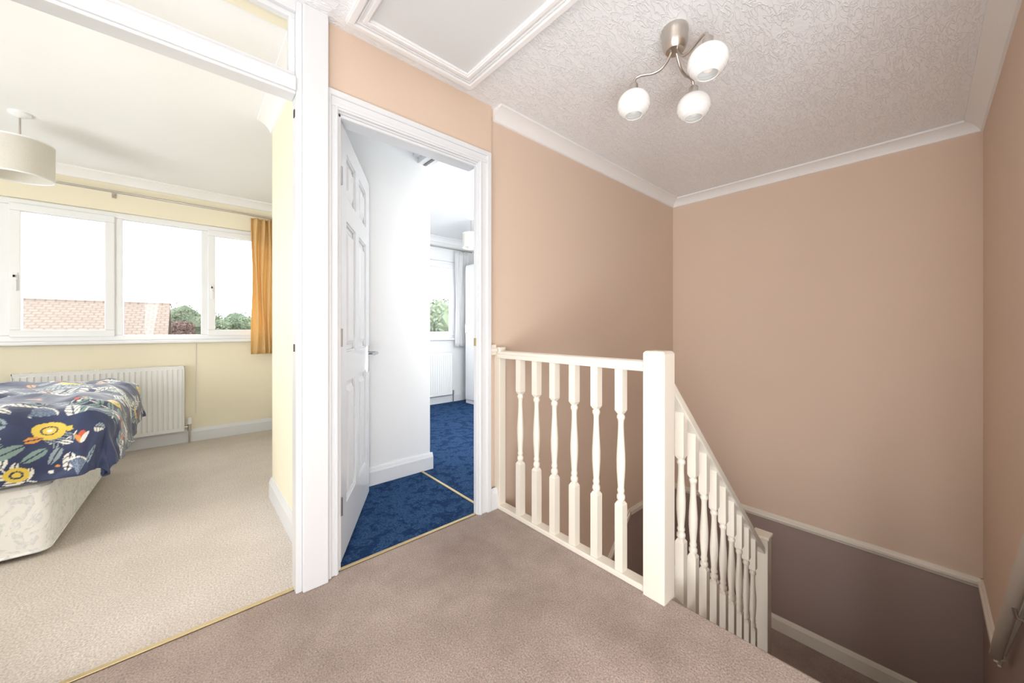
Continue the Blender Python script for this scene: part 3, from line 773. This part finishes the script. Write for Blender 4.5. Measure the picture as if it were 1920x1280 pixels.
for k, (a_, b_) in enumerate(cells):
    t_ = k % 11; an = rng.uniform(0, 2*PI); s = rng.uniform(1.05, 1.3)
    if t_ == 0 and k % 2 == 0: flower(a_, b_, s)
    elif t_ == 1: fan(a_, b_, an, s)
    elif t_ == 2: tulip(a_, b_, an, s*1.0)
    elif t_ in (4, 9): leafm(a_, b_, an, .12*s, .032*s, WHITE, 2, half=GREY)
    elif t_ == 5: leafm(a_, b_, an, .06*s, .02*s, ORG, 1)
    elif t_ == 7: leafm(a_, b_, an, .09*s, .024*s, SAGE, 1); leafm(a_, b_, an+.9, .09*s, .024*s, WHITE, 2)
    elif t_ == 8: disc(a_, b_, .011*s, RED); disc(a_+.024, b_+.01, .008*s, ORG); disc(a_+.01, b_-.024, .008*s, WHITE)
# near side hanging panel: clear it and lay the large motifs
colr[(BB < 2.71) & (AA > -.80)] = BASE
sprig(-.72, 2.42, 1.1, 1.1, SAGE, 3); sprig(-.50, 2.39, 2.3, .9, WHITE, 3); sprig(-.38, 2.62, -2.6, .55, GREY, 3)
leafm(-.60, 2.60, 2.6, .16, .038, WHITE, 2); leafm(-.585, 2.66, 2.9, .15, .03, GREY, 2)
flower(-.465, 2.640, .98); leafm(-.535, 2.585, .3, .055, .018, ORG, 1)
leafm(-.62, 2.52, .5, .10, .028, SAGE, 1); leafm(-.47, 2.545, -2.5, .09, .022, SAGE, 1); leafm(-.43, 2.54, -2.0, .08, .02, GREY, 1)
disc(-.555, 2.44, .036, YEL); disc(-.555, 2.44, .020, BASE); disc(-.555, 2.44, .013, YEL)
leafm(-.40, 2.51, -1.7, .085, .024, WHITE, 2); tulip(-.355, 2.55, 1.6, 1.2); leafm(-.395, 2.555, 2.6, .05, .014, WHITE, 1)
fan(-.365, 2.395, 1.45, 1.15); disc(-.46, 2.43, .009, WHITE); disc(-.44, 2.455, .007, ORG)
leafm(-.30, 2.45, .9, .09, .024, GREY, 2); leafm(-.30, 2.62, -.3, .09, .026, WHITE, 2, half=GREY)
flower(-.27, 2.97, .85); tulip(-.25, 2.78, .4, 1.0); sprig(-.30, 3.1, .9, .9, WHITE, 3)
ca_ = me.color_attributes.new('Print', 'FLOAT_COLOR', 'POINT')
buf = np.ones((NA*NB, 4), dtype=np.float32); buf[:, :3] = colr.reshape(-1, 3); ca_.data.foreach_set('color', buf.ravel())
dv = bpy.data.objects.new('duvet', me); COL.objects.link(dv)
dv.location = PV; dv.rotation_euler = (0, 0, 0)
so = dv.modifiers.new('thick', 'SOLIDIFY'); so.thickness = .024; so.offset = -1
tag(dv, 'navy duvet printed with yellow flowers and pale leaves spread over the bed', 'duvet')

# ------------------------------------------------------------------ outside
st(MB().box(-60, 60, 4.9, 90, GZ-.2, GZ).build('ground', M['grass']), 'pale ground beyond the windows', 'ground')
hs = thing('house', 'neighbouring house with a pale clay tiled roof beyond the wide window', 'house', (-8, 18, GZ))
MB().px([(15.2, GZ), (20.8, GZ), (20.8, .60), (18, 1.83), (15.2, .60)], -16, -.55).build('wall', M['brick'], hs)
rf = MB()
rf.px([(14.9, .40), (18, 1.85), (18, 1.95), (14.9, .50)], -16.2, -.40); rf.px([(21.1, .40), (18, 1.85), (18, 1.95), (21.1, .50)], -16.2, -.40)
rfo = rf.build('roof', M['tiles'], hs)
MB().tube([(-16.2, 18, 1.94), (-.38, 18, 1.94)], .05, 8).build('ridge_tile', M['tiles'], rfo)
MB().box(-16.2, -.4, 14.8, 14.9, .35, .47).build('gutter', M['upvc'], hs)
def tree(x, y, h, r_, lm, label, n=2600):
    t = thing('tree', label, 'tree', (x, y, GZ), 'trees beyond the windows')
    MB().tube([(x, y, GZ), (x+.05, y, GZ+(h)*.5), (x, y, GZ+h*.75)], [.12, .09, .04], 8).build('trunk', M['bark'], t, smooth=True)
    rg = random.Random(int(x*10+y)); bm = bmesh.new()
    blobs = [(Vector((x+rg.uniform(-.6, .6)*r_, y+rg.uniform(-.4, .4)*r_, GZ+h-r_*rg.uniform(.5, 1.9))), r_*rg.uniform(.3, .55)) for _ in range(14)]
    for c_, rr in blobs:
        res = bmesh.ops.create_icosphere(bm, subdivisions=2, radius=rr*.75, matrix=Matrix.Translation(c_))
        for v_ in res['verts']: v_.co += (v_.co-c_)*mnoise.noise(v_.co*3)*.5
    for _ in range(n*2):
        c_, rr = rg.choice(blobs)
        d_ = Vector((rg.gauss(0, 1), rg.gauss(0, 1), rg.gauss(0, 1))).normalized()
        p = c_+d_*rr*rg.uniform(.7, 1.2)
        a_ = Vector((rg.gauss(0, 1), rg.gauss(0, 1), rg.gauss(0, 1))).normalized()*.06; b_ = a_.cross(d_).normalized()*.035
        bm.faces.new([bm.verts.new(p-a_), bm.verts.new(p+b_), bm.verts.new(p+a_), bm.verts.new(p-b_)])
    me = bpy.data.meshes.new('foliage'); bm.transform(Matrix.Translation(-t.location)); bm.to_mesh(me); bm.free(); me.materials.append(lm)
    o = bpy.data.objects.new('foliage', me); COL.objects.link(o); o.parent = t
tree(.1, 25, 5.1, 1.6, M['leaf_g'], 'rounded green tree just right of the neighbouring roof')
tree(1.5, 20.2, 4.7, 1.15, M['leaf_l'], 'light green tree seen by the middle mullion')
tree(3.6, 29.5, 5.4, 1.9, M['leaf_g'], 'green tree seen through the right casement by the mustard curtain')
tree(-.12, 22.6, 4.1, .5, M['leaf_r'], 'small dark red leaved tree beside the roof gable')
tree(5.3, 9.2, 4.8, 1.4, M['leaf_p'], 'leafy tree outside the far narrow window', 3500)
tree(7.9, 14, 5.2, 1.9, M['leaf_p'], 'larger green tree behind the leafy one outside the narrow window', 3000)

# ------------------------------------------------------------------ light
w = bpy.data.worlds.new('World'); SC.world = w; w.use_nodes = True
nt = w.node_tree; bg = nt.nodes['Background']
tc = nt.nodes.new('ShaderNodeTexCoord'); nz = nt.nodes.new('ShaderNodeTexNoise'); nz.inputs['Scale'].default_value = 2.5
nt.links.new(tc.outputs['Generated'], nz.inputs['Vector'])
mx = nt.nodes.new('ShaderNodeMix'); mx.data_type = 'RGBA'
mx.inputs[6].default_value = (.93, .96, 1, 1); mx.inputs[7].default_value = (1, .99, .98, 1)
nt.links.new(nz.outputs['Fac'], mx.inputs[0]); nt.links.new(mx.outputs[2], bg.inputs['Color'])
bg.inputs['Strength'].default_value = 5.4

def area(name, loc, target, sx, sy, p, col=(1, 1, 1)):
    l = bpy.data.lights.new(name, 'AREA'); l.shape = 'RECTANGLE'; l.size = sx; l.size_y = sy; l.energy = p; l.color = col
    o = bpy.data.objects.new(name, l); COL.objects.link(o); o.location = loc
    o.rotation_euler = (Vector(target)-Vector(loc)).to_track_quat('-Z', 'Y').to_euler(); return o
def spot(name, loc, target, p, ang, col=(1, 1, 1), rad=.35):
    l = bpy.data.lights.new(name, 'SPOT'); l.energy = p; l.spot_size = math.radians(ang); l.spot_blend = .9; l.shadow_soft_size = rad; l.color = col
    o = bpy.data.objects.new(name, l); COL.objects.link(o); o.location = loc
    o.rotation_euler = (Vector(target)-Vector(loc)).to_track_quat('-Z', 'Y').to_euler(); return o
area('rear_fill_light', (-.7, -1.45, 1.35), (1.0, 1.4, 1.1), 1.3, 1.5, 24, (.98, .99, 1))  # added fill behind the camera for the door wall; no window modelled here
area('side_fill_light', (-1.3, .2, 1.3), (3.0, .6, 1.5), 1.4, 1.6, 21, (.98, .99, 1))  # invented fill from the landing's rear end, brightening the stairwell; no window there
area('low_ceiling_fill', (-.3, -.7, .25), (2.0, .5, 2.35), 1.2, 1.2, 66, (.92, .97, 1))  # extra low panel, out of view, put in to brighten the ceiling
spot('stair_fill_spot', (-1.1, -.1, 1.5), (3.7, 1.1, 1.1), 84, 72, (1, .98, .95))  # made-up spot added to lift the stairwell end wall
area('bedroom_fill_light', (-2.2, 2.3, 1.1), (0, 3.2, 2.0), 1.2, 1.2, 40, (.99, .99, 1))  # off-frame fill added to brighten the cream bedroom and its ceiling
area('lobby_fill_light', (2.4, 2.05, 1.7), (1.0, 2.4, 1.1), .5, 1.0, 12, (1, .985, .96))  # hidden fill added for the door leaf and lobby wall
area('far_bedroom_fill_light', (2.1, 2.05, 1.4), (3.0, 4.5, 1.5), .8, 1.0, 34, (1, 1, 1))  # added source out of sight, lifting the white curtain and window wall

# ------------------------------------------------------------------ camera
cam = bpy.data.cameras.new('camera'); co = bpy.data.objects.new('camera', cam); COL.objects.link(co)
co.location = (0, 0, 1.05); co.rotation_euler = (PI/2, 0, math.radians(48.3-90))
cam.sensor_width = 36; cam.lens = 688/1920*36; cam.shift_y = -23/1920; cam.clip_start = .02; cam.clip_end = 300
SC.camera = co
